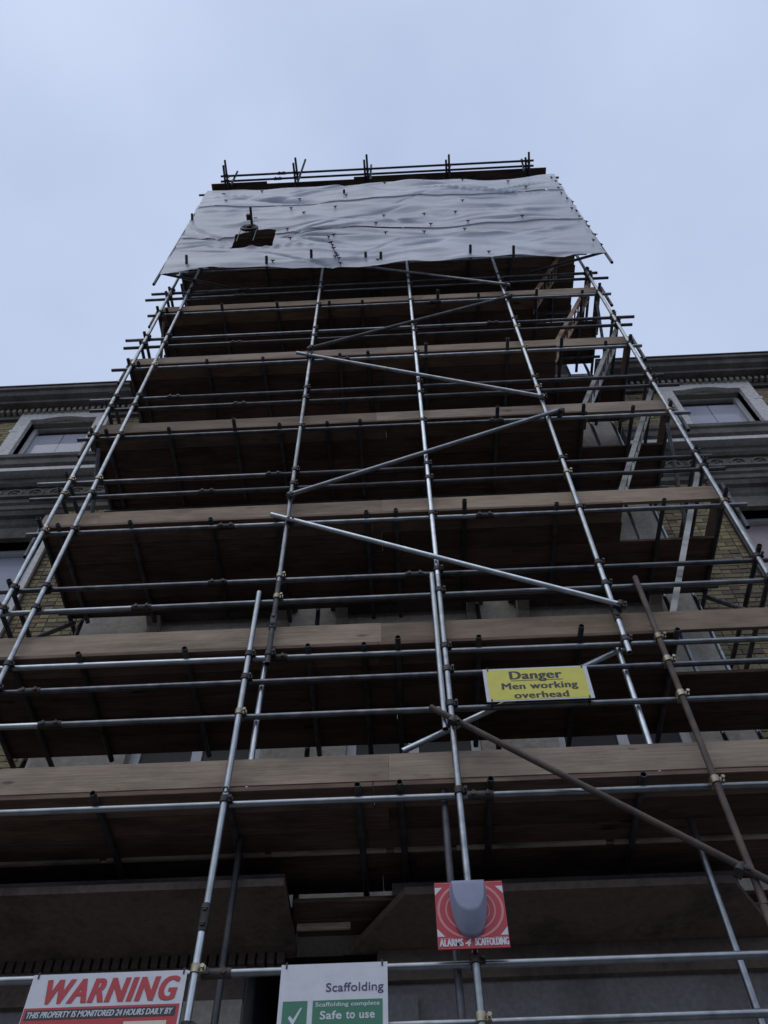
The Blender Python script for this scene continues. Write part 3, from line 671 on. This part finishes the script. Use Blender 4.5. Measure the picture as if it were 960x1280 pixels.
# hoist: gin wheel on a tube arm
zh = HZ1+.25
g_end = px(313, 259, Z=zh); g_in = Vector((px(313, 292, Z=zh).x, .9, zh)); g_mid = px(313, 281, Z=zh)
H = thing('gin_wheel', 'dark gin wheel hoist on a tube arm above the opening in the white sheeting', 'hoist', (g_mid.x, g_mid.y, zh))
tube('arm', g_end, g_in, 'tube_dark', H)
def ringtorus(mbx, c, R0, r0, nu=28, nv=8):
    mbx.add([(c[0]+(R0+r0*math.cos(2*math.pi*j/nv))*math.cos(2*math.pi*i/nu), c[1]+r0*math.sin(2*math.pi*j/nv), c[2]+(R0+r0*math.cos(2*math.pi*j/nv))*math.sin(2*math.pi*i/nu)) for i in range(nu) for j in range(nv)],
            [(i*nv+j, ((i+1) % nu)*nv+j, ((i+1) % nu)*nv+(j+1) % nv, i*nv+(j+1) % nv) for i in range(nu) for j in range(nv)], True)
gz = zh-.19
q = MB(); ringtorus(q, (g_mid.x, g_mid.y, gz), .14, .03)
for i in range(4):
    an = math.pi*i/4; q.cyl((g_mid.x-.14*math.cos(an), g_mid.y, gz-.14*math.sin(an)), (g_mid.x+.14*math.cos(an), g_mid.y, gz+.14*math.sin(an)), .02, 6)
q.cyl((g_mid.x, g_mid.y-.05, gz), (g_mid.x, g_mid.y+.05, gz), .05, 10); q.build('wheel', M['black'], H)
for sx in (-.15, .15):
    q = MB(); q.cyl((g_mid.x+sx, g_mid.y, gz), (g_mid.x+sx, g_mid.y+.02, gz-.75), .008, 6); q.build('rope', M['sign_black'], H)
q = MB(); q.box(g_mid.x-.05, g_mid.x+.05, g_mid.y-.2, g_mid.y-.1, zh-.05, zh+.05); q.build('clamp', M['coupler'], H)
# ------------------------------------------------------------------ ladders through the right-hand hatches
q = MB(); q.cyl((0, -.14, 0), (0, .14, 0), .013, 8); RUNG = q.mesh('rung')
def ladder(k, label, mt):
    z0 = LV[k]+.14; x0 = 2.42; ex = 1.11; hz = 2.78
    L = thing('ladder', label, 'ladder', (x0, .27, z0), 'ladders through the platform hatches')
    d = Vector((ex, 0, hz)); ln = d.length; rot = Vector((0, 0, 1)).rotation_difference(d.normalized())
    key = 'stile'
    for y in (.12, .42):
        q = MB(); q.box(-.028, .028, -.016, .016, -ln/2, ln/2); obj('stile', q.mesh('stile'), M[mt], L, Vector((x0, y, z0))+d/2, rot)
    for i in range(11): obj('rung', RUNG, M[mt], L, Vector((x0, .27, z0))+d*((i+.5)/11))
ladder(1, 'pale timber ladder standing on the second boarded platform up', 'ladder')
ladder(2, 'pale timber ladder standing on the third boarded platform up', 'ladder')
ladder(3, 'pale timber ladder standing on the fourth boarded platform up', 'ladder')
ladder(4, 'brown timber ladder standing on the fifth boarded platform, below the sheeting', 'ladder_brown')
ladder(5, 'brown timber ladder standing on the sixth boarded platform and rising behind the sheeting', 'ladder_brown')

# ------------------------------------------------------------------ signs
dg = None
def text_mesh(body, x0, x1, z0, z1, y, shear=0, bold=0, heavy=0, step=.004, space=None, name='lettering', ext=.0006):
    cu = bpy.data.curves.new('t', 'FONT'); cu.body = body; cu.size = 1; cu.shear = shear; cu.offset = bold; cu.extrude = .02; cu.resolution_u = 4
    cu.space_character = space or 1+bold*3
    o = bpy.data.objects.new('t', cu); scn.collection.objects.link(o)
    me = bpy.data.meshes.new_from_object(o.evaluated_get(bpy.context.evaluated_depsgraph_get()))
    bpy.data.objects.remove(o); bpy.data.curves.remove(cu)
    xs = [v.co.x for v in me.vertices]; ys = [v.co.y for v in me.vertices]; ax, bx_, ay, by = min(xs), max(xs), min(ys), max(ys)
    for v in me.vertices:
        px_, py_, pz_ = v.co; v.co = (x0+(px_-ax)/(bx_-ax)*(x1-x0), y-(ext if pz_ > 0 else -ext), z0+(py_-ay)/(by-ay)*(z1-z0))
    me.name = name; me.materials.clear()
    if heavy:
        bm = bmesh.new()
        for i in range(heavy+1):
            n0 = len(bm.verts); bm.from_mesh(me); bm.verts.ensure_lookup_table()
            for v in bm.verts[n0:]: v.co.x += step*(i-heavy/2); v.co.y -= .0002*i
        bm.to_mesh(me); bm.free()
    return me
def letter(body, x0, x1, z0, z1, y, mt, parent, shear=0, bold=0, heavy=0, step=.004, space=None): return obj('lettering', text_mesh(body, x0, x1, z0, z1, y, shear, bold, heavy, step, space), M[mt], parent)
def rect(name, x0, x1, z0, z1, y, mt, parent, th=.0008):
    q = MB(); q.box(x0, x1, y-th/2, y+th/2, z0, z1); return q.build(name, M[mt], parent)
def tie(x, z, y, parent):
    q = MB(); q.box(-.005, .005, -.004, .075, -.018, .018); q.build('cable_tie', M['black'], parent, (x, y, z))
def panel(x0, x1, z0, z1, y, mt, parent, dz=0):
    q = MB(); q.add([(x0, y, z0), (x1, y, z0+dz*0), (x1, y, z1), (x0, y, z1), (x0, y+.004, z0), (x1, y+.004, z0), (x1, y+.004, z1), (x0, y+.004, z1)],
                    [(0,1,2,3),(4,7,6,5),(0,4,5,1),(1,5,6,2),(2,6,7,3),(3,7,4,0)]); return q.build('panel', M[mt], parent)
YP = -.062
# warning board
x0, x1, z1 = -2.07, -1.17, -2.69; z0 = -3.30
Sg = thing('warning_sign', 'white and red WARNING board about property monitoring tied to the lowest rail', 'sign', (-1.62, YP, z0))
panel(x0, x1, z0, z1, YP, 'sign_white', Sg)
letter('WARNING', x0+.10, x1-.04, -2.862, -2.722, YP-.002, 'sign_red', Sg, .22, .01, 4, .0036, 1.16)
rect('red_field', x0+.004, x1-.012, z0+.02, -2.882, YP-.001, 'sign_red', Sg)
rect('black_strip', x0+.018, x1-.03, -2.949, -2.895, YP-.0022, 'sign_black', Sg)
letter('THIS PROPERTY IS MONITORED 24 HOURS DAILY BY', x0+.03, x1-.045, -2.939, -2.905, YP-.0035, 'sign_white', Sg, .22, .008, 1, .002)
rect('cream_box', -1.48, -1.24, -3.2, -2.972, YP-.0024, 'sign_cream', Sg)
for x in (x0+.03, x1-.02): tie(x, z1-.006, YP, Sg)
# scaffolding notice
x0, x1, z1 = -.622, -.006, -2.682; z0 = -3.42
Sg = thing('notice_sign', 'white and green Scaffolding notice reading Safe to use, tied to the lowest rail', 'sign', (-.31, YP, z0))
panel(x0, x1, z0, z1, YP, 'sign_white', Sg)
letter('Scaffolding', -.357, -.03, -2.862, -2.797, YP-.002, 'sign_navy', Sg, 0, .006)
rect('green_box', -.597, -.458, -3.14, -2.893, YP-.001, 'sign_green', Sg); rect('green_box', -.428, -.036, -3.14, -2.893, YP-.001, 'sign_green', Sg)
q = MB(); q.prism_y([(-.562, -2.985), (-.552, -2.972), (-.533, -2.993), (-.497, -2.932), (-.486, -2.930), (-.493, -2.945), (-.530, -3.02), (-.538, -3.02)], YP-.003, YP-.0018); q.build('tick', M['sign_white'], Sg)
letter('Scaffolding complete', -.412, -.052, -2.935, -2.905, YP-.002, 'sign_white', Sg, 0, .012)
for wd_, xa_, xb_, zt_ in (('Safe', -.385, -.264, -2.952), ('to', -.240, -.190, -2.957), ('use', -.166, -.080, -2.966)): letter(wd_, xa_, xb_, -2.998, zt_, YP-.002, 'sign_white', Sg, 0, .02)
for x in (x0+.03, x1-.03): tie(x, z1-.006, YP, Sg)
# danger board
x0, x1, z0, z1 = .79, 1.62, -.662, -.308; yd = -.045
Sg = thing('danger_sign', 'yellow Danger Men working overhead board tied between two guard rails', 'sign', (1.2, yd, z0))
panel(x0, x1, z0, z1, yd, 'sign_white', Sg); rect('yellow_field', x0+.028, x1-.03, z0+.012, z1-.014, yd-.001, 'sign_yellow', Sg)
letter('Danger', 1.0, 1.405, -.462, -.345, yd-.002, 'sign_black', Sg, 0, 0, 3, .004, 1.08); rect('underline', 1.0, 1.41, -.452, -.446, yd-.002, 'sign_black', Sg)
letter('Men working', .925, 1.51, -.562, -.473, yd-.002, 'sign_black', Sg, 0, 0, 3, .0028, 1.08); letter('overhead', 1.01, 1.425, -.638, -.573, yd-.002, 'sign_black', Sg, 0, 0, 3, .0028, 1.08)
for x in (x0+.04, x1-.04):
    tie(x, z1-.008, yd, Sg); tie(x, z0+.008, yd, Sg)
# alarm sounder on its red plate
ax0, ax1, az0, az1 = .292, .711, -2.652, -2.226; ya = -.115
A = thing('alarm_box', 'red square alarm plate with blue grey bell box fixed to a scaffold tube', 'alarm', (.5, ya, az0))
q = MB(); q.box(ax0, ax1, ya, ya+.012, az0, az1); q.build('plate', M['alarm_red'], A)
cx, cz = (ax0+ax1)/2, az1-.155
for R0, R1 in ((.20, .185), (.152, .142), (.115, .11)):
    q = MB(); nn = 56; pts = []
    for i in range(nn):
        an = 2*math.pi*i/nn; pts.append(an)
    V = []; FA = []
    for an in pts:
        for rr_ in (R0, R1):
            V.append((min(ax1-.002, max(ax0+.002, cx+rr_*math.cos(an))), ya-.001-.0004*(R0 < .16), min(az1-.002, cz-.03+rr_*math.sin(an)*.92)))
    for i in range(nn): FA.append((2*i, 2*((i+1) % nn), 2*((i+1) % nn)+1, 2*i+1))
    q.add(V, FA); q.build('printed_ring', M['alarm_pink'], A)
for sx, x in ((1, ax0+.002), (-1, ax1-.002)):
    for z, sz in ((az1-.085, 1), (az0+.075, 1)):
        q = MB(); q.prism_y([(x, z), (x, z+.05), (x+sx*.045, z+(.05 if z > cz-.1 else 0))], ya-.0016, ya-.0008); q.build('printed_corner', M['sign_white'], A)
letter('ALARMS', ax0+.012, cx-.062, az0+.014, az0+.06, ya-.002, 'sign_white', A, 0, .01, 2, .002); letter('4', cx-.05, cx-.012, az0+.012, az0+.058, ya-.002, 'sign_white', A, .3, .04); letter('SCAFFOLDING', cx+.01, ax1-.006, az0+.014, az0+.06, ya-.002, 'sign_white', A, 0, .01, 2, .002)
rect('fine_print', ax0+.015, ax0+.09, az0+.063, az0+.067, ya-.001, 'alarm_pink', A); rect('fine_print', ax1-.08, ax1-.01, az0+.063, az0+.067, ya-.001, 'alarm_pink', A); rect('fine_print', ax0+.01, ax0+.09, az1-.01, az1-.006, ya-.001, 'alarm_pink', A); rect('fine_print', ax1-.1, ax1-.01, az1-.01, az1-.006, ya-.001, 'alarm_pink', A)
# bell box: shield outline lofted forward with rounded shoulders
def shield(w_, top, bot, n=36):
    out = []
    for i in range(n+1):
        u = i/n*math.pi; c, sn = math.cos(u), math.sin(u)
        out.append((-w_*math.copysign(abs(c)**.82, c)*(1+.07*sn), top-(top-bot)*sn**.92))
    return out
q = MB(); rows = []; ztop = az1-.055; zbot = az1-.362
for dy, sc, lift in ((0, 1.0, 0), (.028, 1.0, 0), (.036, .985, .006), (.075, .92, .06), (.10, .87, .10), (.106, .84, .11), (.108, .78, .125)):
    rows.append([(cx-.008+x, ya-.001-dy, z) for x, z in shield(.112*sc, ztop-.012*(sc < .86)-.01*(sc < .8), zbot+lift)])
nv = len(rows[0]); V = [p for r_ in rows for p in r_]
FA = [(j*nv+i, j*nv+(i+1) % nv, (j+1)*nv+(i+1) % nv, (j+1)*nv+i) for j in range(len(rows)-1) for i in range(nv)]
FA.append(tuple((len(rows)-1)*nv+i for i in range(nv))); q.add(V, FA, True)
q.build('bell_box', M['bell_grey'], A)
q = MB(); q.box(SX['S3']-.05, SX['S3']+.05, ya+.0125, YS-RT+.002, -2.50, -2.44); q.box(SX['S3']-.05, SX['S3']+.05, ya+.0125, YS-RT+.002, -2.36, -2.30); q.build('clip', M['coupler'], A)
